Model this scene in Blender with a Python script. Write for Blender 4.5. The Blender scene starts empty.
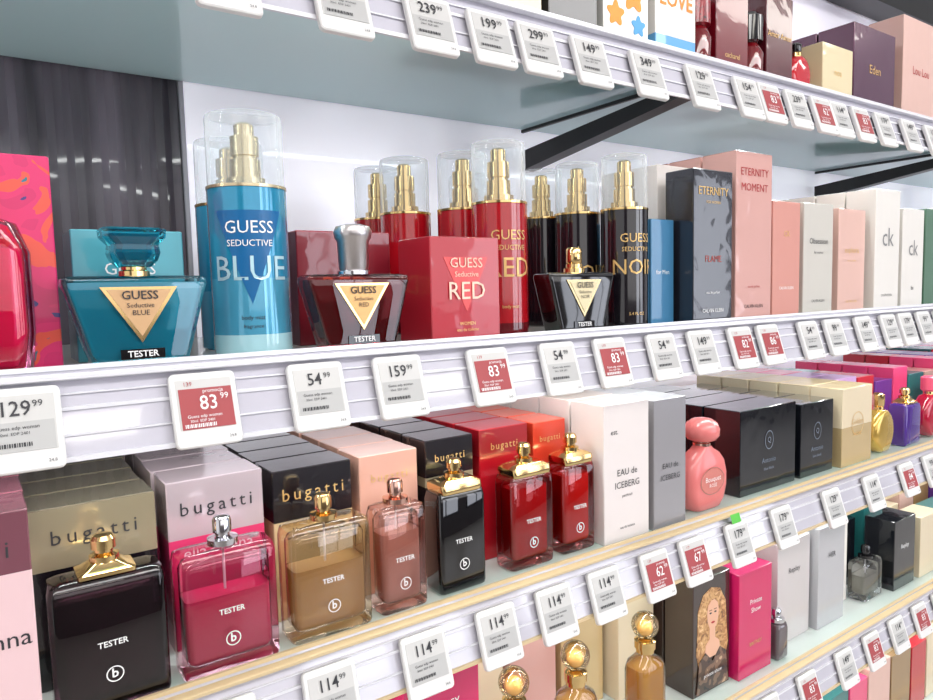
import bpy, math, random
from mathutils import Vector, Matrix
random.seed(7)
S=bpy.context.scene
COL=bpy.context.collection
# ---------------------------------------------------------------- materials
def lin(c):
    return tuple(((v/255)/12.92 if v/255<=.04045 else ((v/255+.055)/1.055)**2.4) for v in c)+(1,)
_m={}
def M(name,rgb=(200,200,200),rough=.4,metal=0,coat=0,trans=0,emit=0,bump=0,bscale=60,ior=1.45):
    if name in _m: return _m[name]
    m=bpy.data.materials.new(name); m.use_nodes=True; _m[name]=m
    nt=m.node_tree; p=nt.nodes['Principled BSDF']
    p.inputs['Base Color'].default_value=lin(rgb)
    p.inputs['Roughness'].default_value=rough
    p.inputs['Metallic'].default_value=metal
    p.inputs['Coat Weight'].default_value=coat
    p.inputs['Coat Roughness'].default_value=.04
    p.inputs['Transmission Weight'].default_value=trans
    p.inputs['IOR'].default_value=ior
    if emit:
        p.inputs['Emission Color'].default_value=lin(rgb); p.inputs['Emission Strength'].default_value=emit
    if bump:
        tc=nt.nodes.new('ShaderNodeTexCoord'); nz=nt.nodes.new('ShaderNodeTexNoise'); b=nt.nodes.new('ShaderNodeBump')
        nz.inputs['Scale'].default_value=bscale; nz.inputs['Detail'].default_value=1.5; nz.inputs['Distortion'].default_value=.6
        b.inputs['Strength'].default_value=bump; b.inputs['Distance'].default_value=.002
        nt.links.new(tc.outputs['Object'],nz.inputs['Vector']); nt.links.new(nz.outputs['Fac'],b.inputs['Height'])
        nt.links.new(b.outputs['Normal'],p.inputs['Coat Normal'])
        if not coat: nt.links.new(b.outputs['Normal'],p.inputs['Normal'])
    return m
def card(name,rgb=(200,200,200),coat=.8,rough=.36,metal=0): return M(name,rgb,rough,metal,coat,bump=.40,bscale=24)
def pattern(name,cols,scale=30,coat=.5,dist=0.0):
    if name in _m: return _m[name]
    m=M(name,cols[0],.3,0,coat); nt=m.node_tree;p=nt.nodes['Principled BSDF']
    tc=nt.nodes.new('ShaderNodeTexCoord');nz=nt.nodes.new('ShaderNodeTexNoise');cr=nt.nodes.new('ShaderNodeValToRGB')
    nz.inputs['Scale'].default_value=scale;nz.inputs['Detail'].default_value=1.5;nz.inputs['Distortion'].default_value=dist
    cr.color_ramp.interpolation='CONSTANT'; e=cr.color_ramp.elements
    n=len(cols)
    while len(e)<n: e.new(.5)
    for i,c in enumerate(cols):
        e[i].position=0 if i==0 else .36+.30*(i-1)/max(1,n-2); e[i].color=lin(c)
    nt.links.new(tc.outputs['Object'],nz.inputs['Vector']);nt.links.new(nz.outputs['Fac'],cr.inputs['Fac']);nt.links.new(cr.outputs['Color'],p.inputs['Base Color'])
    return m
def clearplastic(name,tint=(245,248,250),edge=.55,base=.06,surf=None,coat=0,rough=.06,glossy=False):
    """thin-walled see-through material: tinted transparency plus a glossy surface that grows towards grazing angles"""
    if name in _m: return _m[name]
    m=bpy.data.materials.new(name);m.use_nodes=True;_m[name]=m;nt=m.node_tree;nt.nodes.clear()
    o=nt.nodes.new('ShaderNodeOutputMaterial');t=nt.nodes.new('ShaderNodeBsdfTransparent')
    t.inputs[0].default_value=lin(tint)
    if glossy:
        g=nt.nodes.new('ShaderNodeBsdfGlossy');g.inputs['Color'].default_value=(.95,.95,.96,1);g.inputs['Roughness'].default_value=rough
    else:
        g=nt.nodes.new('ShaderNodeBsdfPrincipled')
        g.inputs['Base Color'].default_value=lin(surf or tint);g.inputs['Roughness'].default_value=rough;g.inputs['Coat Weight'].default_value=coat;g.inputs['Coat Roughness'].default_value=.03
    lw=nt.nodes.new('ShaderNodeLayerWeight');lw.inputs['Blend'].default_value=.35
    mr=nt.nodes.new('ShaderNodeMapRange');mr.inputs['To Min'].default_value=base;mr.inputs['To Max'].default_value=edge
    mx=nt.nodes.new('ShaderNodeMixShader')
    nt.links.new(lw.outputs['Fresnel' if glossy else 'Facing'],mr.inputs['Value']);nt.links.new(mr.outputs['Result'],mx.inputs['Fac'])
    nt.links.new(t.outputs[0],mx.inputs[1]);nt.links.new(g.outputs[0],mx.inputs[2]);nt.links.new(mx.outputs[0],o.inputs[0])
    return m
gold=M('gold_metal',(232,200,140),.13,1); silver=M('silver_metal',(220,220,225),.12,1); rosegold=M('rose_gold_metal',(230,185,168),.16,1)
clr=clearplastic('clear_plastic',edge=.55,base=.08)
def thick(name,tint): return clearplastic(name,tint,edge=.90,base=.02,rough=.02,glossy=True)
def liquid(name,rgb,fac=.6,tint=None): return clearplastic(name,tint or rgb,edge=min(1,fac+.15),base=fac,surf=rgb,coat=.3)
white=M('white_plastic',(224,223,222),.35); black=M('black_gloss',(12,11,14),.08,0,1)
ink=M('dark_ink',(50,50,55),.5); wink=M('white_print',(240,240,240),.4); gink=M('gold_print',(220,182,118),.35,.4)
redink=M('red_print',(170,40,45),.4)
# ---------------------------------------------------------------- mesh helpers
def link(ob,parent=None,loc=None):
    COL.objects.link(ob)
    if parent: ob.parent=parent
    if loc is not None: ob.location=loc
    return ob
def empty(name,loc=(0,0,0)):
    e=bpy.data.objects.new(name,None); e.empty_display_size=.02; return link(e,None,loc)
def mk(name,verts,faces,mats,mi=None,parent=None,loc=None,smooth=True,ang=32):
    me=bpy.data.meshes.new(name); me.from_pydata(verts,[],faces)
    for m in mats: me.materials.append(m)
    if mi:
        for p,i in zip(me.polygons,mi): p.material_index=i
    if smooth:
        me.shade_smooth(); me.set_sharp_from_angle(angle=math.radians(ang))
    me.update()
    return link(bpy.data.objects.new(name,me),parent,loc)
def outline(w,d,r,k):
    r=min(r,w/2,d/2); pts=[]
    for cx,cy,a0 in ((w/2-r,d/2-r,0),(-w/2+r,d/2-r,90),(-w/2+r,-d/2+r,180),(w/2-r,-d/2+r,270)):
        for i in range(k+1):
            a=math.radians(a0+90*i/k); pts.append((cx+r*math.cos(a),cy+r*math.sin(a)))
    return pts
def loft(name,secs,mats,k=5,segm=None,topm=0,parent=None,loc=None,ang=32,botm=0):
    """secs: (z,w,d,r[,dx,dy]); segm: material index of every segment"""
    V=[];F=[];mi=[];n=4*(k+1)
    for s in secs:
        dx,dy=(s[4],s[5]) if len(s)>4 else (0,0)
        for x,y in outline(s[1],s[2],s[3],k): V.append((x+dx,y+dy,s[0]))
    for i in range(len(secs)-1):
        for j in range(n):
            a=i*n+j;b=i*n+(j+1)%n
            F.append((a,b,b+n,a+n)); mi.append(segm[i] if segm else 0)
    F.append(tuple(range(n-1,-1,-1)));mi.append(botm)
    F.append(tuple(range((len(secs)-1)*n,len(secs)*n)));mi.append(topm)
    return mk(name,V,F,mats,mi,parent,loc,ang=ang)
def lathe(name,prof,mats,parent=None,loc=None,k=8,ang=40,**kw):
    return loft(name,[(z,2*r,2*r,r) for z,r in prof],mats,k=k,parent=parent,loc=loc,ang=ang,**kw)
def slab(name,x0,x1,y0,y1,z0,z1,mat,parent=None,bev=.0008):
    w,d,h=x1-x0,y1-y0,z1-z0; b=min(bev,h/3)
    return loft(name,[(0,w-2*b,d-2*b,b),(b,w,d,b),(h-b,w,d,b),(h,w-2*b,d-2*b,b)],[mat],k=1,parent=parent,loc=((x0+x1)/2,(y0+y1)/2,z0))
def extrude_yz(name,poly,x0,x1,mat,parent=None):
    n=len(poly);V=[(x0,y,z) for y,z in poly]+[(x1,y,z) for y,z in poly]
    F=[(i,i+n,(i+1)%n+n,(i+1)%n) for i in range(n)]+[tuple(range(n)),tuple(range(2*n-1,n-1,-1))]
    return mk(name,V,F,[mat],parent=parent,smooth=False)
def flat(name,pts,mat,parent,loc,t=.0004):
    """flat print / plate facing -Y, pts in (x,z)"""
    n=len(pts);V=[(x,0,z) for x,z in pts]+[(x,t,z) for x,z in pts]
    F=[tuple(range(n)),tuple(range(2*n-1,n-1,-1))]+[(i,i+n,(i+1)%n+n,(i+1)%n) for i in range(n)]
    return mk(name,V,F,[mat],parent=parent,loc=loc,smooth=False)
def rect(w,h): return [(-w/2,-h/2),(w/2,-h/2),(w/2,h/2),(-w/2,h/2)]
def ell(a,b,n=24,a0=0): return [(a*math.cos(2*math.pi*i/n+a0),b*math.sin(2*math.pi*i/n+a0)) for i in range(n)]
def ring(name,R,t,mat,parent,loc,sq=1):
    n=28;V=[];F=[]
    for i in range(n):
        a=2*math.pi*i/n
        V+=[(R*math.cos(a),0,sq*R*math.sin(a)),((R-t)*math.cos(a),0,sq*(R-t)*math.sin(a))]
    for i in range(n):
        j=(i+1)%n;F.append((2*i,2*j,2*j+1,2*i+1))
    return mk(name,V,F,[mat],parent=parent,loc=loc,smooth=False)
_tc={}
def textmesh(s,size,sp=1.0,R=None,a0=0,bold=0):
    key=(s,size,sp,R,a0,bold)
    if key in _tc: return _tc[key]
    cu=bpy.data.curves.new('lettering','FONT');cu.body=s;cu.size=size;cu.align_x='CENTER';cu.align_y='CENTER'
    cu.resolution_u=2;cu.space_character=sp;cu.offset=bold
    ob=bpy.data.objects.new('lettering',cu);COL.objects.link(ob)
    dg=bpy.context.evaluated_depsgraph_get()
    me=bpy.data.meshes.new_from_object(ob.evaluated_get(dg))
    COL.objects.unlink(ob);bpy.data.objects.remove(ob);bpy.data.curves.remove(cu)
    for v in me.vertices:
        x,y,_=v.co
        if R: v.co=(R*math.sin(x/R+a0),-R*math.cos(x/R+a0),y)
        else: v.co=(x,0,y)
    _tc[key]=me;return me
def text(s,size,mat,parent,loc,sp=1.0,R=None,a0=0,bold=0,sx=1):
    me=textmesh(s,size,sp,R,a0,bold).copy();me.name='lettering';me.materials.clear();me.materials.append(mat)
    ob=bpy.data.objects.new('lettering',me);link(ob,parent,loc);ob.scale=(sx,1,1);return ob
# ---------------------------------------------------------------- boxes
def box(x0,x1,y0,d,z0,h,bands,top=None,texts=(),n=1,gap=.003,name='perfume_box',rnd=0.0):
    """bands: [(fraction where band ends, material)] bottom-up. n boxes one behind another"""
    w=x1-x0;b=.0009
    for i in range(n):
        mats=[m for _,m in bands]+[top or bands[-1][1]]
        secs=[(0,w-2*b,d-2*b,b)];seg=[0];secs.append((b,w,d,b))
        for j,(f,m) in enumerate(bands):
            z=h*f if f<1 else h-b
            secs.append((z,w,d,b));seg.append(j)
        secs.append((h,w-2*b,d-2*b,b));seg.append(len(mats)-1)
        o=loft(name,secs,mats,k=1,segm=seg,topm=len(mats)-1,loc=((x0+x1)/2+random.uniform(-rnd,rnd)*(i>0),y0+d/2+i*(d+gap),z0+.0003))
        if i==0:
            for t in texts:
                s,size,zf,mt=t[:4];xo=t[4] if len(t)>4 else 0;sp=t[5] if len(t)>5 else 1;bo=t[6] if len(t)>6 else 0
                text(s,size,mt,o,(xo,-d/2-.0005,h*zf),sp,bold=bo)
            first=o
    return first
# ---------------------------------------------------------------- environment
Z1,Z2,Z3,Z4,Z5=.28,-.052,-.312,-.59,-.87
concrete=M('wall_paint',(225,225,228),.8,bump=.1,bscale=20)
slab('floor',-3.5,8,-3.2,4,-1.45,-1.4,M('floor_tile',(190,186,180),.3,bump=.05,bscale=5))
slab('ceiling',-3.5,8,-3.2,4,1.4,1.45,M('ceiling_paint',(215,215,218),.8,bump=.05,bscale=5))
slab('wall_right',7.9,8,-3.2,4,-1.4,1.4,concrete)
slab('wall_back',-3.5,7.9,3.9,4,-1.4,1.4,concrete)
slab('wall_front',-3.5,7.9,-3.2,-3.1,-1.4,1.4,M('dark_wall',(120,115,118),.6,bump=.1,bscale=10))
glowm=M('reflection_glow',(238,243,255),.3,emit=3.2);gfr=M('reflection_panel_frame',(60,60,64),.4)  # unseen glowing panels added to give streaky reflections in glossy fronts
for i,(a,b_) in enumerate(((1.4,2.5),(3.0,4.1),(4.7,6.2))):
    e=empty('reflection_panel_%d'%(i+1),(0,-3.1,0))
    slab('pane',a,b_,.0,.01,-.9,1.0,glowm,e)
    for fx in (a-.04,(a+b_)/2-.02,b_): slab('frame_bar',fx,fx+.04,.0,.03,-.94,1.04,gfr,e)
    for fz in (-.94,1.0): slab('frame_bar',a,b_,.0,.03,fz,fz+.04,gfr,e)
lampm=M('lamp_glow',(255,250,242),.5,emit=7)
for yy,xx in ((-1.0,-1.2),(-1.0,1.2),(-1.0,3.6),(-2.3,0),(-2.3,2.6),(2.2,2.5)):
    e=empty('ceiling_lamp',(xx,yy,1.4))
    slab('housing',-.65,.65,-.16,.16,-.03,0,M('lamp_housing',(235,235,235),.5),e)
    slab('diffuser',-.62,.62,-.13,.13,-.034,-.03,lampm,e)
def area(name,loc,rot,sx,sy,p,c=(1,1,1)):
    l=bpy.data.lights.new(name,'AREA');l.shape='RECTANGLE';l.size=sx;l.size_y=sy;l.energy=p;l.color=c
    o=bpy.data.objects.new(name,l);link(o,None,loc);o.rotation_euler=rot;return o
area('lamp_aisle',(.6,-1.1,1.3),(math.radians(42),0,0),4.5,.5,54,(1,.985,.965))
area('fill_far',(.8,-2.9,.5),(math.radians(80),0,0),5,1.2,26,(1,.98,.98))  # unseen fill light added at a low angle for the lower shelves
area('lamp_back_room',(4,2.6,1.2),(0,0,0),5,2,60,(1,1,1))
# world
w=bpy.data.worlds.new('shop_ambient');S.world=w;w.use_nodes=True
bg=w.node_tree.nodes['Background'];bg.inputs[0].default_value=(.98,.96,.97,1);bg.inputs[1].default_value=.95
# ---------------------------------------------------------------- fixture
XL,XR=-.9,3.2
bp=empty('back_panel')
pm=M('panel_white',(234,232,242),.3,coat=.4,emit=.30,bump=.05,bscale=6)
# glow added to brighten the white panel, softly uneven
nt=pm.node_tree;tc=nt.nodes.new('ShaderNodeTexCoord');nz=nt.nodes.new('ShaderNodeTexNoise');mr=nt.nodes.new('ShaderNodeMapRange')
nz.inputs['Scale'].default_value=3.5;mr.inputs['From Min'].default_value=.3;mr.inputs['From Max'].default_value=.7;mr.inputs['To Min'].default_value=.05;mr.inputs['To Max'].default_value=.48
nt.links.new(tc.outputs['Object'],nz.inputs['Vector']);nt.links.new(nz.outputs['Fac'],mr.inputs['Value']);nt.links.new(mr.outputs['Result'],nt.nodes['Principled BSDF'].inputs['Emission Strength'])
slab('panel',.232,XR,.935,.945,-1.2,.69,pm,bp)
dk=empty('fluted_back_panel')
dm=M('panel_dark',(92,84,98),.3,coat=.4)
nt=dm.node_tree;tc=nt.nodes.new('ShaderNodeTexCoord');mp=nt.nodes.new('ShaderNodeMapping');nz=nt.nodes.new('ShaderNodeTexNoise');cr=nt.nodes.new('ShaderNodeValToRGB')
mp.inputs['Scale'].default_value=(22,1,1.5);nz.inputs['Scale'].default_value=1.0;nz.inputs['Detail'].default_value=3
cr.color_ramp.elements[0].position=.32;cr.color_ramp.elements[0].color=lin((46,42,50));cr.color_ramp.elements[1].position=.7;cr.color_ramp.elements[1].color=lin((118,110,122))
nt.links.new(tc.outputs['Object'],mp.inputs['Vector']);nt.links.new(mp.outputs['Vector'],nz.inputs['Vector']);nt.links.new(nz.outputs['Fac'],cr.inputs['Fac']);nt.links.new(cr.outputs['Color'],nt.nodes['Principled BSDF'].inputs['Base Color'])
slab('panel',XL,.226,.945,.95,-1.2,.64,dm,dk)
V=[];F=[];x=XL;i=0
while x<.218:
    V+=[(x,.945,-1.19),(x+.009,.940,-1.19),(x,.945,.63),(x+.009,.940,.63)];x+=.018
for j in range(len(V)//4):
    F.append((4*j,4*j+1,4*j+3,4*j+2))
    if j+1<len(V)//4:F.append((4*j+1,4*j+4,4*j+6,4*j+3))
mk('flutes',V,F,[dm],parent=dk,smooth=False)
blk=M('black_powder_coat',(18,18,20),.4)
slab('shelf_upright',.2262,.2318,.935,.96,-1.38,.66,M('upright_grey',(150,150,158),.4))
slab('fixture_top_beam',.9,XR,.86,.93,.675,.76,blk)
def shelfmat(name,rgb,tcol,fac,rough):
    m=M(name,rgb,rough,0,.8,bump=.1,bscale=14)
    nt=m.node_tree;p=nt.nodes['Principled BSDF'];o=nt.nodes['Material Output'];tr=nt.nodes.new('ShaderNodeBsdfTranslucent');tr.inputs[0].default_value=tcol
    mx=nt.nodes.new('ShaderNodeMixShader');mx.inputs[0].default_value=fac;nt.links.new(p.outputs[0],mx.inputs[1]);nt.links.new(tr.outputs[0],mx.inputs[2]);nt.links.new(mx.outputs[0],o.inputs[0])
    return m
sh1=shelfmat('frosted_glass_shelf',(166,190,193),(.82,.94,.95,1),.5,.10)
sh2=shelfmat('milky_glass_shelf',(214,220,218),(.95,.98,.97,1),.30,.04)
railm=M('rail_plastic',(198,196,207),.10,0,1)
ridgem=M('rail_ridge',(230,230,236),.15,0,.5)
creamm=M('rail_cream_lip',(212,190,150),.3,0,.3)
mintm=M('led_diffuser',(215,255,238),.4,emit=1.3)
for zi,zs in enumerate((Z1,Z2,Z3,Z4,Z5)):
    e=empty('display_shelf')
    slab('board',XL,XR,.566,.93,zs-.014,zs,sh1 if zi==0 else sh2,e)
    # inclined price rail
    def ry(dz): return .5665+dz*.328
    extrude_yz('rail',[(ry(.003),zs+.003),(ry(-.058),zs-.058),(ry(-.058)+.0025,zs-.058),(ry(.003)+.0025,zs+.003)],XL,XR,railm,e)
    for dz,hh,mm in ((.004,.0035,creamm if zi in(2,3,4) else ridgem),(-.014,.0010,ridgem),(-.024,.0026,ridgem),(-.042,.0012,ridgem),(-.058,.0035,creamm if zi in(2,3,4) else ridgem)):
        extrude_yz('ridge',[(ry(dz)-.0022,zs+dz-hh/2),(ry(dz)+.001,zs+dz-hh/2),(ry(dz)+.001,zs+dz+hh/2),(ry(dz)-.0022,zs+dz+hh/2)],XL,XR,mm,e)
    slab('rail_flange',XL,XR,.556,.566,zs-.004,zs,creamm if zi>1 else ridgem,e)
    slab('led_diffuser',XL,XR,.572,.592,zs-.022,zs-.0145,mintm,e)
    if zi<4:
        l=area('shelf_led',(1.1,.600,zs-.024),(math.radians(18),0,0),4.0,.012,4.8,(.99,1,.985))
    for bx in (-.15,.775,1.70,2.62):
        extrude_yz('bracket_web',[(.585,zs-.017),(.585,zs-.030),(.93,zs-.078),(.93,zs-.050)],bx-.002,bx+.002,blk,e)
        extrude_yz('bracket_flange',[(.585,zs-.030),(.93,zs-.078),(.93,zs-.082),(.585,zs-.033)],bx-.002,bx+.024,blk,e)
        slab('bracket_cleat',bx-.003,bx+.003,.62,.93,zs-.020,zs-.0145,blk,e)
# ---------------------------------------------------------------- price tags
tagred=M('tag_screen_red',(164,66,70),.45)
def tag(x,zs,price,cents='99',red=False,dz=-.038,green=False):
    e=empty('price_tag',(x,.5665+dz*.328-.0065,zs+dz));e.rotation_euler=(math.radians(-18.2),0,0)
    # body: rounded plate facing -Y
    o=loft('casing',[(-.003,.047,.055,.003),(-.002,.049,.057,.004),(.002,.049,.057,.004),(.003,.047,.055,.003)],[white],k=3,parent=e)
    o.rotation_euler=(math.radians(90),0,0)
    flat('screen',rect(.041,.038),M('tag_screen_white',(202,201,199),.45),e,(0,-.0034,.004))
    if red:
        flat('panel',rect(.039,.031),tagred,e,(.0005,-.0038,.0005))
        text(price,.0155,wink,e,(.002,-.0043,.004),bold=.0001,sx=.9)
        text(cents,.0065,wink,e,(.0140 ,-.0043,.0085))
        text('139',.0045,redink,e,(-.012,-.0043,.0195))
        text('promocja',.004,wink,e,(.006,-.0043,.0135))
    else:
        flat('panel',rect(.039,.020),M('tag_panel_grey',(184,184,183),.5),e,(0,-.0036,-.005))
        wd=len(price)
        text(price,.0145,ink,e,(-.003,-.0043,.0135),bold=.0001,sx=.9)
        text(cents,.0065,ink,e,(.0105 if wd==3 else .0085,-.0043,.0165))
    lm=wink if red else ink
    text('Guess edp woman',.0034,lm,e,(-.002,-.0043,.0010 if not red else -.0055))
    text('30ml  EDP 2401',.0028,lm,e,(-.004,-.0043,-.0030 if not red else -.0090))
    Vb=[];Fb=[];bx=-.017;q=0
    while bx<.006:
        bw=(.0006,.0012,.0004,.0009)[q%4];j=len(Vb)
        Vb+=[(bx,0,-.0014),(bx+bw,0,-.0014),(bx+bw,0,.0014),(bx,0,.0014)];Fb.append((j,j+1,j+2,j+3));bx+=bw+.0006;q+=1
    mk('barcode',Vb,Fb,[lm],parent=e,loc=(0,-.0042,-.0105 if not red else -.0125),smooth=False)
    text('24.8',.003,ink,e,(.0165,-.0043,-.023))
    if green: flat('sticker',rect(.02,.012),M('green_sticker',(90,190,70),.5),e,(0,-.0045,.034))
for x,p in zip((.170,.265,.351,.419,.478,.551,.641,.738,.833,.885,.950,1.016,1.066,1.131,1.202,1.292,1.38,1.46),('199','199','239','199','299','149','349','129','154','83','239','62','114','83','179','149','129','99')):
    tag(x,Z1,p,red=p in('83','62'),dz=-.044)
for x,p in zip((.0195,.139,.231,.310,.412,.505,.584,.672,.748,.831,.896,.999,1.07,1.163,1.247,1.309,1.379,1.45),('129','83','54','159','83','54','83','54','149','82','86','54','99','149','129','179','99','89')):
    tag(x,Z2,p,red=p in('83','82','86'),dz=-.034)
for x,p in zip((.142,.231,.327,.414,.493,.570,.657,.730,.826,.933,1.072,1.199,1.326,1.42),('114','114','114','114','114','114','62','67','179','179','129','114','84','99')):
    tag(x,Z3,p,red=p in('62','67','84'),dz=-.040,green=(x==.826))
for x,p in zip((.45,.60,.75,.908,1.011,1.123,1.214,1.305,1.396,1.48),('99','114','149','83','83','149','83','114','83','114')):
    tag(x,Z4,p,red=p=='83',dz=-.040)
# ---------------------------------------------------------------- bottles
def sprayer(e,z,mat,r=.0085,collar=.013,hh=.022,y=0,x=0):
    lathe('sprayer',[(z,collar),(z+.005,collar),(z+.0055,collar*.8),(z+.007,r*.75),(z+.0095,r*.75),(z+.010,r),(z+hh-.004,r),(z+hh-.001,r*.8),(z+hh,r*.45)],[mat],parent=e,loc=(x,y,0),ang=28)
cg=thick('clear_flacon_glass',(247,248,250))
def flacon(x,y0,z0,w,hb,d,kind,metal,liq=None,fill=.62,label='TESTER',lm=wink,plate=0,hc=.024,t=.005):
    """rectangular perfume flacon: thick glass shell, inner well with liquid, collar, sprayer"""
    e=empty('perfume_bottle',(x,y0+d/2,z0+.0003))
    r=.005
    loft('body',[(0,w-.006,d-.006,r),(.0025,w-.001,d-.001,r),(.006,w,d,r),(hb-.010,w,d,r),(hb-.003,w-.003,d-.003,r),(hb-.0008,w-.012,d-.010,r),(hb,w-.022,d-.014,r)],[kind],k=5,parent=e,ang=50)
    if liq:
        iw=w-2*t;idp=d-2*t+.003
        # inner wall of the well (glass) above and around the liquid, liquid just inside it
        loft('inner_wall',[(.009,iw-.012,idp-.006,.006),(.011,iw-.003,idp-.001,.006),(.015,iw,idp,.006),(hb-.016,iw,idp,.006),(hb-.010,iw-.006,idp-.003,.006),(hb-.006,.022,.014,.007)],[cg],k=5,parent=e,ang=60)
        loft('liquid',[(.0098,iw-.014,idp-.008,.005),(.0115,iw-.005,idp-.003,.005),(.0155,iw-.0012,idp-.0012,.0055),(min(hb*fill,hb-.0165),iw-.0012,idp-.0012,.0055)],[liq],k=5,parent=e,ang=60)
        if fill<.9: lathe('dip_tube',[(.014,.0011),(hb,.0011)],[M('dip_tube',(235,225,225),.3)],parent=e,k=2)
    if plate:
        if plate>.043:
            loft('shoulder_plate',[(hb-.003,plate-.002,d+.001,.004),(hb+.001,plate,d+.002,.004),(hb+.006,plate,d-.001,.004),(hb+.009,plate-.010,d-.010,.004),(hb+.011,.022,.020,.009)],[metal],k=4,parent=e)
            sprayer(e,hb+.010,metal,r=.0082,collar=.0105,hh=hc-.006)
        else:
            loft('shoulder_plate',[(hb-.001,.040,d-.004,.003),(hb+.002,.040,d-.004,.003),(hb+.004,.030,d-.010,.003),(hb+.008,.022,.020,.008)],[metal],k=4,parent=e)
            sprayer(e,hb+.007,metal,r=.0088,collar=.0105,hh=hc-.003)
    else:
        sprayer(e,hb,metal,r=.0078,collar=.0125,hh=hc)
    if label:
        text(label,.0064,lm,e,(.0,-d/2-.0006,hb*.50),bold=.0001)
        ring('logo_ring',.0062,.0009,lm,e,(0,-d/2-.0006,hb*.27))
        text('b',.010,lm,e,(0,-d/2-.0006,hb*.275),bold=.0002)
    return e
def trap(x,y0,z0,body,capkind,tri,label,liq=None):
    e=empty('perfume_bottle',(x,y0+.016,z0+.0003)); d=.031
    secs=[(0,.060,d-.006,.003),(.003,.068,d,.004),(.010,.072,d,.004),(.058,.098,d,.004),(.0625,.101,d,.004),(.0665,.100,d-.002,.004),(.068,.094,d-.006,.004),(.0685,.040,d-.014,.004)]
    loft('body',secs,[body],k=4,parent=e,ang=28)
    if liq: loft('liquid',[(.005,.060,d-.008,.003),(.010,.067,d-.006,.003),(.057,.092,d-.006,.003),(.0635,.093,d-.008,.003)],[liq],k=3,parent=e)
    fy=-d/2-.0006
    flat('emblem',[(-.027,.060),(0,.018),(.027,.060)],tri,e,(0,fy-.0006,0),t=.001)
    flat('emblem_inner',[(-.0225,.0580),(0,.0228),(.0225,.0580)],M('emblem_'+capkind,{'turq':(208,168,125),'dred':(215,170,110),'black':(215,200,160)}[capkind],.35,.3),e,(0,fy-.0012,0),t=.0005)
    tm=ink
    text('GUESS',.0090,tm,e,(0,fy-.0022,.0535),bold=.0001)
    text('Seductive',.0050,tm,e,(0,fy-.0022,.046))
    text(label,.0055,tm,e,(0,fy-.0022,.0405))
    flat('tester_label',rect(.031,.0075),black,e,(0,fy-.0005,.0095))
    text('TESTER',.0066,wink,e,(0,fy-.0012,.0095),bold=.0001)
    if capkind=='turq':
        lathe('collar',[(.068,.011),(.072,.011),(.073,.009),(.076,.009)],[gold],parent=e)
        loft('stopper',[(.075,.022,.018,.003),(.080,.032,.024,.004),(.086,.036,.026,.004),(.092,.034,.026,.004),(.0975,.044,.030,.004),(.1035,.045,.031,.004),(.1045,.041,.028,.004)],[thick('turquoise_glass',(130,215,225))],k=1,parent=e,ang=10)
        loft('stopper_core',[(.077,.014,.010,.003),(.086,.026,.018,.004),(.092,.024,.017,.004),(.100,.037,.022,.004)],[M('turquoise_core',(0,138,165),.15,0,1)],parent=e,k=1,ang=10)
    elif capkind=='dred':
        lathe('collar',[(.068,.015),(.071,.015),(.073,.012)],[silver],parent=e)
        lathe('cap',[(.072,.0128),(.074,.0135),(.098,.0145),(.101,.0165),(.107,.0175),(.1115,.0155),(.1135,.008)],[M('brushed_silver',(205,200,200),.3,1)],parent=e,k=10)
    else:
        lathe('collar',[(.068,.012),(.073,.012),(.074,.0095),(.078,.0095)],[gold],parent=e)
        lathe('cap',[(.0785,.008),(.080,.009),(.094,.009),(.0965,.007)],[gold],parent=e,k=10)
    return e
def mist(x,y,z0,r,hb,ht,mats,segz,texts=(),a0=-.5,tri=None,pump=gold):
    e=empty('body_mist_bottle',(x,y,z0+.0003))
    prof=[(0,r-.002),(.002,r)];seg=[0]
    for i,zz in enumerate(segz): prof.append((zz*hb,r));seg.append(i)
    prof.append((hb-.004,r));seg.append(len(segz));prof.append((hb,r-.005));seg.append(len(segz))
    lathe('body',prof,mats,parent=e,k=10,segm=seg,topm=len(mats)-1)
    lathe('gold_band',[(hb-.0035,r+.0004),(hb-.001,r+.0004)],[pump],parent=e,k=10)
    lathe('pump',[(hb,.0165),(hb+.007,.0165),(hb+.0075,.0130),(hb+.023,.0130),(hb+.0235,.0105),(hb+.026,.0105),(hb+.0265,.0122),(hb+.043,.0122),(hb+.0435,.0085),(ht-.008,.0085),(ht-.006,.006)],[pump],parent=e,k=10,ang=25)
    lathe('cover',[(hb-.001,r-.001),(ht-.005,r-.001),(ht-.0012,r-.002),(ht,r-.005)],[clr],parent=e,k=10)
    for t in texts:
        s,size,zf,mt=t[:4]
        text(s,size,mt,e,(0,0,hb*zf),R=r+.0008,a0=a0,bold=t[4] if len(t)>4 else 0)
    if tri:
        Vv=[];Fv=[];n=10
        for i in range(n+1):
            u=-1+2*i/n;R=r+.0004;xx=u*.030;zt=hb*.84;zb=hb*(.30+.54*abs(u))
            for zz in (zt,zb): Vv.append((R*math.sin(xx/R+a0),-R*math.cos(xx/R+a0),zz))
        for i in range(n): Fv.append((2*i,2*i+1,2*i+3,2*i+2))
        mk('triangle_print',Vv,Fv,[tri],parent=e)
    return e
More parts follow.
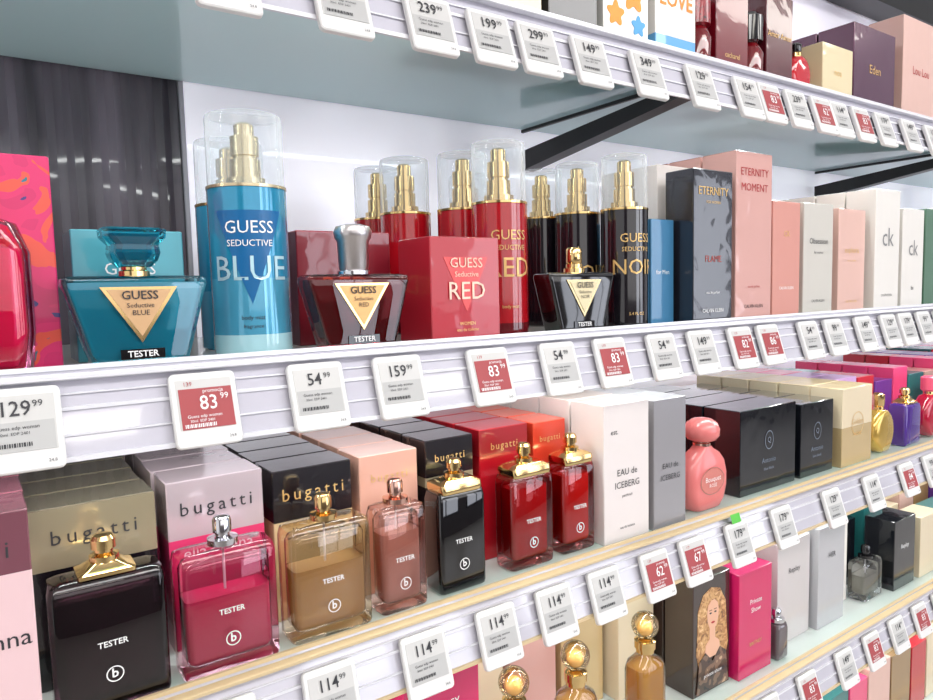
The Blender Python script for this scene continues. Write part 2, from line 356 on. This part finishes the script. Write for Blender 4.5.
# ================= SHELF 2 (eye level)
trap(.102,.573,Z2,thick('turquoise_shell',(185,232,238)),'turq',gold,'BLUE',M('turquoise_liquid',(14,156,180),.12,0,.5))
trap(.287,.572,Z2,thick('dark_red_shell',(225,150,155)),'dred',gold,'RED',M('dark_red_liquid',(104,6,18),.12,0,.5))
trap(.5645,.573,Z2,black,'black',M('pale_gold',(215,195,150),.25,.9),'NOIR')
turqb=card('turquoise_card',(74,160,176))
box(.066,.152,.645,.055,Z2,.108,[(1,turqb)],card('turquoise_card_top',(90,180,195)),[('GUESS',.014,.7,wink),('BLUE',.03,.35,M('blue_print',(20,90,140),.4))],n=1)
box(.262,.366,.662,.055,Z2,.114,[(1,card('wine_card',(120,18,34)))],card('wine_card_top',(150,30,45)),[('RED',.03,.5,gink)],n=3)
redb=card('red_card',(176,26,44))
o=box(.361,.4445,.574,.062,Z2,.104,[(1,redb)],card('red_card_top',(150,18,34)))
fy=-.0315
flat('triangle_print',[(-.027,.084),(.027,.084),(0,.030)],M('red_foil',(206,80,80),.2,.3),o,(0,fy,0))
for s,sz,zz in (('GUESS',.014,.078),('Seductive',.0075,.067),('RED',.025,.050)): text(s,sz,M('rose_print',(245,210,190),.3),o,(0,fy-.001,zz))
text('WOMEN',.005,gink,o,(0,fy-.001,.018));text('eau de toilette',.0045,gink,o,(0,fy-.001,.012))
# magenta bottle + patterned carton at the far left
graf=pattern('graffiti_print',[(60,40,120),(205,30,100),(215,35,105),(225,80,60),(30,110,130)],26,.6,1.5)
box(-.045,.052,.606,.05,Z2,.157,[(1,graf)],card('magenta_card',(205,30,95)),n=2)
e=empty('perfume_bottle',(-.005,.588,Z2+.0003))
loft('body',[(0,.060,.020,.01),(.004,.074,.026,.012),(.03,.080,.028,.014),(.085,.080,.028,.014),(.105,.066,.026,.012),(.112,.030,.02,.01)],[thick('magenta_shell',(255,190,222))],k=6,parent=e,ang=60)
loft('liquid',[(.006,.056,.014,.006),(.03,.070,.020,.009),(.088,.070,.020,.009)],[M('magenta_core',(224,18,100),.15,0,.5)],k=4,parent=e,ang=60)
loft('cap',[(.112,.026,.018,.008),(.118,.03,.02,.009),(.134,.034,.022,.010),(.137,.028,.018,.008)],[M('magenta_glass',(215,20,85),.05,0,1)],k=6,parent=e)
# mist bottles
bl=M('mist_blue',(40,140,178),.14,.25,1);bl2=M('mist_aqua',(165,205,214),.1,0,1);bl3=M('mist_blue_mid',(78,160,192),.14,.25,1)
mist(.2044,.627,Z2,.034,.147,.208,[bl2,bl3,bl],[.12,.45],[('GUESS',.0150,.74,wink),('SEDUCTIVE',.0078,.65,wink),('BLUE',.030,.50,M('pale_print',(180,215,225),.3,.3)),('body mist',.005,.22,ink),('fragrance',.0045,.17,ink)],a0=-.30,tri=M('deep_blue_print',(8,95,150),.3),pump=M('champagne',(215,200,165),.25,.8))
mist(.212,.70,Z2,.033,.14,.20,[bl3,bl],[.4])
mr_=M('mist_red',(160,14,26),.1,0,1);mr2=M('mist_red_dark',(90,8,18),.1,0,1)
mist(.4825,.621,Z2,.031,.147,.211,[mr2,mr_],[.10],[('GUESS',.0150,.74,gink),('SEDUCTIVE',.0078,.65,gink),('RED',.030,.50,gink),('body mist',.005,.22,gink)],a0=-.30)
for px,py in ((.4825,.69),(.439,.752),(.439,.822)): mist(px,py,Z2,.031,.147,.211,[mr2,mr_],[.10])
mb=M('mist_black',(20,16,22),.1,0,1)
mist(.667,.606,Z2,.029,.147,.211,[mb,mb],[.1],[('GUESS',.0150,.74,gink),('SEDUCTIVE',.0075,.65,gink),('NOIR',.026,.50,gink),('5.4 FL OZ',.005,.12,gink)],a0=-.30)
mist(.646,.667,Z2,.029,.147,.209,[mb,mb],[.1],[('NOIR',.026,.47,gink)],a0=-.3);mist(.640,.730,Z2,.029,.147,.209,[mb,mb],[.1]);mist(.57,.80,Z2,.029,.147,.209,[mr2,mr_],[.1])
# boxed fragrances on the right
box(.712,.757,.602,.04,Z2,.136,[(1,card('steel_blue_card',(60,120,160)))],None,[('for Men',.008,.5,wink)],n=2)
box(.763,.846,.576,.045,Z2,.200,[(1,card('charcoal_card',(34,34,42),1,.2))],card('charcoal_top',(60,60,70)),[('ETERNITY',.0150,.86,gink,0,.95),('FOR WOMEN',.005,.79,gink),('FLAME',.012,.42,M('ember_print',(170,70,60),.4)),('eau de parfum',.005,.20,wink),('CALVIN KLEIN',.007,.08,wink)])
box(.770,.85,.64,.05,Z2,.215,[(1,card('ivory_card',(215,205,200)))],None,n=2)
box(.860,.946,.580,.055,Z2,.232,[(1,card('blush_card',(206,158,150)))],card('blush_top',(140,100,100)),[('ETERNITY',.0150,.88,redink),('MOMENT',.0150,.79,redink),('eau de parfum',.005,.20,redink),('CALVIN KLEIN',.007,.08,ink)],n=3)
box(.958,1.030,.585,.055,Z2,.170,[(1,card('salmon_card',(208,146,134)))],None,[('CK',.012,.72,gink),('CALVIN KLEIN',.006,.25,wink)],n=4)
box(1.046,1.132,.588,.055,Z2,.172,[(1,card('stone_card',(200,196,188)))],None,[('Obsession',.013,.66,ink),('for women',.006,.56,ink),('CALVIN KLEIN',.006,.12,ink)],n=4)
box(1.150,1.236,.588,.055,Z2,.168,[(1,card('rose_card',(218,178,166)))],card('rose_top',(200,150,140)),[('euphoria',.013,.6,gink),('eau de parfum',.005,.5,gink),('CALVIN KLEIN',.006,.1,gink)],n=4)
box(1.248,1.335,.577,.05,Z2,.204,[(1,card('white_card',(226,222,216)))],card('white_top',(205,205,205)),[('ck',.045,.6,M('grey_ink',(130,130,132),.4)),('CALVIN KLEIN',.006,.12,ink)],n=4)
box(1.347,1.43,.577,.05,Z2,.176,[(1,card('white_card'))],card('white_top'),[('ck',.04,.6,M('grey_ink')),('be',.011,.2,ink)],n=4)
box(1.445,1.53,.580,.05,Z2,.18,[(1,card('green_card',(70,110,85)))],None,n=3)
box(1.545,1.63,.580,.05,Z2,.15,[(1,card('mint_card',(150,190,165)))],None,n=4)
box(1.645,1.74,.580,.05,Z2,.17,[(1,card('white_card'))],None,n=4)
box(1.76,1.9,.60,.05,Z2,.17,[(1,card('blush_card'))],None,n=4)
# ================= SHELF 3
sgold=card('gold_foil_card',(172,160,132),.8,.2,.35);sblk=card('black_card',(22,18,24),.9,.2);spnk=card('hot_pink_card',(220,60,112),.8,.25)
ssil=card('silver_pink_card',(208,190,196),.8,.2,.3);speach=card('peach_card',(224,172,154),.8,.25);sgold2=card('bronze_card',(224,200,156),.8,.2,.1)
sred=card('scarlet_card',(172,20,34),.8,.25);sora=card('coral_red_card',(206,62,42),.8,.25)
H3=.152
bt=lambda m:[('bugatti',.0170,.83,m,0,1.35)]
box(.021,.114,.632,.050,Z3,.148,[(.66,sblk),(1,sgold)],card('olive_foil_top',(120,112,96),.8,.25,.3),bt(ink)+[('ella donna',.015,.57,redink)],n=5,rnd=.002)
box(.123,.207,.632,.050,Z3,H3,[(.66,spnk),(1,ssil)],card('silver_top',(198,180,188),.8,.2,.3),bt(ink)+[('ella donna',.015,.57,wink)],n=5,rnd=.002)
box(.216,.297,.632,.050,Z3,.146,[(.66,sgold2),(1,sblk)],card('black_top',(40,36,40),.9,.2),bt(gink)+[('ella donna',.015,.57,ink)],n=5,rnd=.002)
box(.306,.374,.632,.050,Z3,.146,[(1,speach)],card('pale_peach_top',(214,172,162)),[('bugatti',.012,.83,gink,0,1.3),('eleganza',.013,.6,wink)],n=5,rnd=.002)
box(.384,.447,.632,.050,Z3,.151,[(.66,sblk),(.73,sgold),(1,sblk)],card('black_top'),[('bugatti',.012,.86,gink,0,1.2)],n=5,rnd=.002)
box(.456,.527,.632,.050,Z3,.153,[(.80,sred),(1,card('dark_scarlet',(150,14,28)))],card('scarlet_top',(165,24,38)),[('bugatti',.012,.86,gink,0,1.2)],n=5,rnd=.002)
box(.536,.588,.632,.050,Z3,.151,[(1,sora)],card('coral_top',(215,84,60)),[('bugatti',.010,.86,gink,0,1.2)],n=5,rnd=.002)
# light pink box far left
lp=card('light_pink_card',(232,198,202))
box(-.068,.020,.566,.055,Z3,.168,[(.74,lp),(1,card('mauve_card',(120,72,84),.8,.25))],None,[('bugatti',.0170,.84,ink,0,1.35),('ella',.017,.56,ink,.0),('donna',.017,.46,ink,.020)],n=4)
B3=.105
pkg=thick('pink_flacon_glass',(255,226,237));gdg=thick('gold_flacon_glass',(255,246,232));peg=thick('peach_flacon_glass',(255,236,230))
pkl=liquid('magenta_liquid',(240,36,112),.85,(250,90,150));gdl=liquid('amber_liquid',(242,204,146),.50,(255,236,200));pel=liquid('peach_liquid',(244,196,180),.5,(255,226,214))
flacon(.068,.573,Z3,.080,B3,.034,thick('plum_flacon_glass',(170,140,155)),gold,M('dark_plum_liquid',(34,8,20),.08,0,1),.95,plate=.04,t=.0035)
flacon(.157,.573,Z3,.080,.105,.034,pkg,silver,pkl,.62,t=.0045)
flacon(.249,.576,Z3,.079,.106,.034,gdg,gold,gdl,.62,lm=wink,t=.0045)
flacon(.325,.578,Z3,.052,.106,.032,peg,rosegold,pel,.74,t=.0045)
flacon(.397,.581,Z3,.058,.108,.032,M('black_glass',(10,9,12),.03,0,1),gold,plate=.050,hc=.026)
flacon(.493,.583,Z3,.062,.108,.032,thick('red_flacon_glass',(255,205,205)),gold,M('red_liquid',(206,12,24),.08,0,.6),.94,plate=.054,hc=.028,t=.0045)
flacon(.566,.585,Z3,.052,.109,.032,thick('red_flacon_glass',(255,205,205)),gold,M('orange_red_liquid',(226,34,24),.08,0,.6),.94,plate=.045,hc=.027,t=.0045)
box(.599,.679,.578,.056,Z3,.171,[(1,card('iceberg_white',(228,220,218)))],card('iceberg_top',(216,202,198)),[('EAU de',.0115,.50,ink),('ICEBERG',.0115,.41,ink),('est.',.009,.80,ink,-.022),('patchouli',.005,.33,ink),('eau de toilette',.0045,.1,ink)],n=5)
box(.686,.749,.576,.056,Z3,.168,[(1,card('iceberg_grey',(160,158,162),.8,.25,.3))],card('iceberg_grey_top',(190,190,195)),[('EAU de',.010,.48,ink),('ICEBERG',.010,.39,ink)],n=5)
# coral round bottle
e=empty('perfume_bottle',(.812,.598,Z3+.0003))
co=M('coral_plastic',(222,120,118),.25,0,.5)
prof=[(0,.046,.022,.010),(.003,.060,.028,.012),(.014,.078,.032,.015),(.032,.087,.034,.016),(.050,.087,.034,.016),(.067,.076,.032,.014),(.078,.058,.028,.013),(.085,.034,.024,.012),(.090,.024,.022,.011)]
loft('body',prof,[co],k=7,parent=e,ang=60)
lathe('neck',[(.089,.012),(.093,.012),(.094,.010),(.096,.010)],[rosegold],parent=e)
lathe('cap',[(.095,.012),(.098,.0195),(.104,.0235),(.113,.0240),(.121,.0205),(.126,.013),(.1275,.006)],[co],parent=e,k=10,ang=60)
flat('label',ell(.024,.017),M('coral_label',(228,142,132),.2,.4),e,(0,-.0178,.042));ring('label_rim',.026,.0012,rosegold,e,(0,-.0180,.042),.72);text('Bouquet',.010,wink,e,(0,-.0190,.045));text('ROSE',.007,wink,e,(0,-.0190,.036))
box(.765,.85,.66,.05,Z3,.135,[(1,card('coral_card',(225,95,90)))],card('coral_card_top',(222,140,130)),n=4)
bkc=card('black_wrap',(20,22,28),1,.1)
sqm=M('steel_print',(150,160,175),.3,.6)
for (a,b_,hh) in ((.890,1.035,.127),(1.050,1.148,.119)):
    o=box(a,b_,.590,.062,Z3,hh,[(1,bkc)],card('black_wrap_top',(52,54,62),1,.15),[('Antonio',.011,.36,sqm),('blue black',.0065,.26,sqm)],n=4)
    ring('crest',.011,.001,sqm,o,(0,-.0317,hh*.6),1.3);text('Q',.012,sqm,o,(0,-.0318,hh*.6))
o=box(1.162,1.262,.582,.055,Z3,.133,[(.5,card('champagne_card',(214,188,140),.9,.2,.3)),(1,card('cream_card',(222,206,176)))],card('cream_top',(214,192,152)),[('Golden',.013,.55,gink),('secret',.011,.4,gink)],n=5)
ring('crest',.02,.0012,gink,o,(0,-.0282,.07))
def roundb(x,y,z0,R,hb,glassm,capm,capr,caph,d=.03,name='perfume_bottle'):
    e=empty(name,(x,y,z0+.0003))
    secs=[]
    for i in range(9):
        a=-math.pi/2*.86+ i*(math.pi*.9)/8
        ww=2*R*math.cos(a)*1.0
        secs.append((hb/2*(1+math.sin(a)/.98),max(ww,.018),max(min(d,ww),.016),.012))
    z0_=secs[0][0];secs=[(s[0]-z0_,)+s[1:] for s in secs]
    loft('body',secs,[glassm],k=6,parent=e,ang=60);zt=secs[-1][0]
    lathe('collar',[(zt-.002,.009),(zt+.005,.009)],[gold],parent=e)
    lathe('cap',[(zt+.005,capr*.8),(zt+.008,capr),(zt+caph-.003,capr),(zt+caph,capr*.6)],[capm],parent=e,k=8)
    return e
roundb(1.325,.60,Z3,.037,.078,M('gold_bottle',(214,178,90),.15,.6,.6),gold,.010,.03)
pv=M('violet_glass',(72,40,130),.05,0,1)
e=flacon(1.425,.582,Z3,.062,.080,.034,pv,gold,plate=.04,label='')
roundb(1.53,.60,Z3,.04,.085,M('ruby_glass',(170,16,50),.05,0,1),M('pink_cap',(230,90,120),.3),.014,.035)
cols=[('violet_card',(92,50,140)),('pink_card2',(225,70,120)),('red_card2',(185,30,45)),('lilac_card',(190,150,200)),('teal_card',(40,110,110)),('cream_card',(232,218,190)),('brown_card',(150,120,80)),('rose_card',(232,196,186))]
def filler(x,xe,y,zs,hmin,hmax,n,names,skip=None):
    i=0
    while x<xe:
        wd=random.uniform(.06,.09);i+=1;yy=y
        hh=random.uniform(hmin,hmax)
        for q in range(n):
            c=names[(i+ (q//2)*3)%len(names)]
            box(x,x+wd,yy,.05,zs,hh,[(1,card(*cols[c]))],None,n=1);yy+=.053
        x+=wd+.006
filler(1.28,2.6,.66,Z3,.11,.135,4,(0,3,2,0,1,4,7,1))
filler(1.60,2.6,.585,Z3,.09,.12,1,(1,2,0,5,7,4))
# ================= SHELF 4
def lady(o,d,w,h):
    y=-d/2-.0006
    pr=pattern('print_hair',[(120,80,45),(176,126,76),(206,160,104),(228,190,140)],90,.6,2)
    flat('print_hair',[(x*1.15,z+h*.66) for x,z in [(-.022,-.085),(-.031,-.05),(-.029,-.02),(-.028,.012),(-.018,.034),(-.002,.042),(.016,.036),(.028,.014),(.030,-.02),(.033,-.05),(.024,-.085),(.010,-.04),(-.006,-.04)]],pr,o,(0,y,0))
    sk=M('print_skin',(226,178,150),.4)
    flat('print_neck',[(-.018,h*.30),(.020,h*.30),(.016,h*.42),(.007,h*.46),(.007,h*.56),(-.006,h*.56),(-.006,h*.46),(-.015,h*.42)],sk,o,(0,y-.0005,0))
    flat('print_face',[(x+.001,z+h*.67) for x,z in [(0,-.024),(.008,-.019),(.0125,-.008),(.0135,.004),(.011,.015),(.004,.021),(-.004,.021),(-.011,.015),(-.0135,.004),(-.0125,-.008),(-.008,-.019)]],sk,o,(0,y-.0008,0))
    flat('print_dress',[(-.036,0.004),(.038,.004),(.032,h*.30),(.018,h*.36),(.001,h*.26),(-.016,h*.36),(-.030,h*.30)],pattern('print_dress',[(30,26,30),(70,52,44),(120,92,76),(190,160,130)],60,.5),o,(0,y-.0010,0))
    for sx in(-.0048,.0062):
        flat('print_eye',ell(.0026,.0012,10),ink,o,(sx,y-.0012,h*.685))
        flat('print_brow',rect(.0065,.0009),M('brow_print',(110,75,50),.5),o,(sx,y-.0012,h*.710))
    flat('print_lips',ell(.0042,.0016,12),redink,o,(.001,y-.0012,h*.60))
o=box(.797,.882,.60,.05,Z4,.172,[(1,card('espresso_card',(58,44,38),.9,.2))],None,n=4);lady(o,.05,.085,.172)
text('private show',.008,wink,o,(0,-.0275,.028))
box(.888,.972,.588,.05,Z4,.163,[(1,card('fuchsia_card',(204,26,94),.9,.2))],card('fuchsia_top',(180,30,90)),[('Private',.011,.7,wink),('Show',.011,.62,wink),('BRITNEY',.008,.3,gink)],n=4)
box(1.025,1.12,.61,.055,Z4,.17,[(1,card('pearl_card',(198,192,192),.9,.2))],None,[('Replay',.013,.7,ink)],n=4)
box(1.13,1.215,.60,.055,Z4,.175,[(1,card('greywhite_card',(182,182,186),.9,.2))],None,[('HER',.013,.7,ink)],n=4)
flacon(.998,.583,Z4,.030,.06,.026,M('smoke_glass',(90,80,84),.05,0,1),silver,label='',hc=.02)
flacon(1.327,.60,Z4,.066,.075,.034,cg,black,liquid('pale_liquid',(235,230,215),.35),.6,lm=ink,label='')
box(1.23,1.285,.63,.055,Z4,.15,[(1,card('white_card'))],None,n=4)
box(1.295,1.375,.66,.055,Z4,.13,[(1,bkc)],None,n=4)
box(1.385,1.47,.592,.055,Z4,.135,[(1,bkc)],None,[('Replay',.012,.6,wink)],n=1)
filler(1.41,2.6,.66,Z4,.11,.16,4,(6,4,5,7,6,0,3));filler(1.49,2.5,.59,Z4,.10,.15,1,(6,5,4,7,1,2))
# ball-stopper bottles, left of shelf 4
amb=liquid('amber_glass',(236,182,92),.60,(250,220,150))
ballg=thick('ball_glass',(255,242,214))
for bx in (.472,.568,.694):
    e=empty('perfume_bottle',(bx,.598,Z4+.0003))
    loft('body',[(0,.044,.036,.010),(.004,.052,.040,.014),(.085,.052,.040,.014),(.096,.046,.036,.014),(.104,.026,.024,.012),(.108,.020,.020,.010)],[cg],k=6,parent=e,ang=50)
    loft('liquid',[(.008,.042,.031,.009),(.010,.046,.034,.011),(.090,.046,.034,.011)],[amb],k=5,parent=e)
    lathe('collar',[(.108,.012),(.113,.012),(.114,.014),(.124,.014),(.126,.011)],[gold],parent=e,k=8)
    lathe('stopper',[(.126+.018*(1-math.cos(t*math.pi/10)),max(.003,.018*math.sin(t*math.pi/10))) for t in range(0,11)],[ballg],parent=e,k=8,ang=70)
    lathe('stopper_core',[(.129+.011*(1-math.cos(t*math.pi/8)),max(.002,.011*math.sin(t*math.pi/8))) for t in range(0,9)],[M('honey_core',(238,205,145),.15,.2,1)],parent=e,k=6,ang=70)
box(.33,.425,.60,.05,Z4,.19,[(1,card('fuchsia_card'))],None,[('Fantasy',.014,.8,wink)],n=3)
box(.44,.52,.68,.05,Z4,.165,[(1,card('cream_card'))],None,n=3)
box(.53,.61,.68,.05,Z4,.160,[(1,card('blush_card'))],None,n=3)
box(.62,.70,.68,.05,Z4,.165,[(1,card('champagne_card'))],None,n=3)
box(.71,.785,.66,.05,Z4,.155,[(1,card('cream_card'))],None,n=3)
filler(.9,2.3,.60,Z5,.12,.15,2,(6,2,5,0,4,1,7))
filler(-.6,.25,.62,Z4,.12,.16,2,(1,5,6,7,0))
# ================= SHELF 1 (top)
box(.425,.51,.576,.05,Z1,.16,[(1,card('beige_card',(222,205,165)))],None,n=3)
box(.52,.592,.576,.05,Z1,.16,[(1,card('noir_card',(34,32,36)))],None,[('NUIT',.012,.5,gink)],n=3)
o=box(.602,.677,.576,.05,Z1,.17,[(1,card('white_card'))],None,n=3)
for rx,rz,rr,c in ((-.018,.030,.012,(244,150,50)),(.012,.055,.016,(244,160,60)),(-.012,.085,.014,(80,160,215)),(.020,.022,.010,(80,160,215)),(.022,.10,.012,(244,150,50))):
    flat('splash_print',[(rx+rr*(1+.25*math.sin(5*t))*math.cos(t),rz+rr*(1+.25*math.sin(5*t))*math.sin(t)) for t in [2*math.pi*q/30 for q in range(30)]],M('splash_%d'%c[0],c,.4),o,(0,-.0256,0))
o=box(.690,.766,.576,.05,Z1,.18,[(.12,card('splash_blue_card',(90,165,215))),(1,card('white_card'))],None,[('LOVE',.026,.36,M('orange_ink',(240,140,50),.4),0,1,.0006)],n=3)
wine=M('wine_glass',(110,6,18),.05,0,1)
e=empty('perfume_bottle',(.790,.592,Z1+.0003));lathe('body',[(0,.013),(.003,.017),(.035,.018),(.045,.014),(.05,.011)],[wine],parent=e)
lathe('cap',[(.05,.012),(.052,.017),(.085,.017),(.09,.012)],[pattern('lace_cap',[(40,6,12),(120,10,25),(150,20,35),(60,8,16)],120,.8)],parent=e)
box(.814,.884,.580,.05,Z1,.105,[(1,card('crimson_card',(112,12,28),.9,.2))],None,[('cacharel',.010,.2,gink)],n=3)
e=empty('perfume_bottle',(.908,.594,Z1+.0003));lathe('body',[(0,.013),(.003,.018),(.035,.019),(.045,.014),(.05,.011)],[wine],parent=e)
lathe('cap',[(.05,.012),(.052,.018),(.085,.018),(.09,.013)],[black],parent=e)
box(.934,1.000,.584,.05,Z1,.125,[(1,card('oxblood_card',(84,18,30),.9,.2))],None,[('Amor Amor',.012,.55,gink)],n=3)
roundb(1.035,.60,Z1,.030,.055,M('scarlet_glass',(190,10,30),.05,0,1),black,.009,.02,d=.026)
box(1.08,1.17,.582,.055,Z1,.082,[(1,card('beige_card'))],None,[('noa',.015,.5,gink)],n=4)
box(1.19,1.33,.590,.06,Z1,.135,[(1,card('aubergine_card',(88,44,72),.9,.2,.3))],card('aubergine_top',(150,110,140),.9,.2,.3),[('Eden',.02,.5,gink)],n=3)
box(1.36,1.50,.590,.06,Z1,.18,[(1,card('rose_card'))],None,[('Lou Lou',.02,.5,redink)],n=3)
box(1.52,1.64,.590,.06,Z1,.15,[(1,card('fuchsia_card'))],None,n=3)
filler(1.66,2.5,.59,Z1,.12,.18,2,(5,3,7,1))
# ---------------------------------------------------------------- camera
Xc=Vector((.818,.0693,-.5705)).normalized();Zc=Vector((-.0245,.996,.0858)).normalized();Yc=Zc.cross(Xc).normalized();Zc=Xc.cross(Yc)
cam=bpy.data.cameras.new('camera');cob=bpy.data.objects.new('camera',cam);COL.objects.link(cob)
cob.matrix_world=Matrix((Xc,Yc,Zc)).to_4x4();cam.sensor_width=36;cam.lens=27.0;cam.clip_start=.02
S.camera=cob
S.view_settings.view_transform='Standard'
S.view_settings.exposure=0
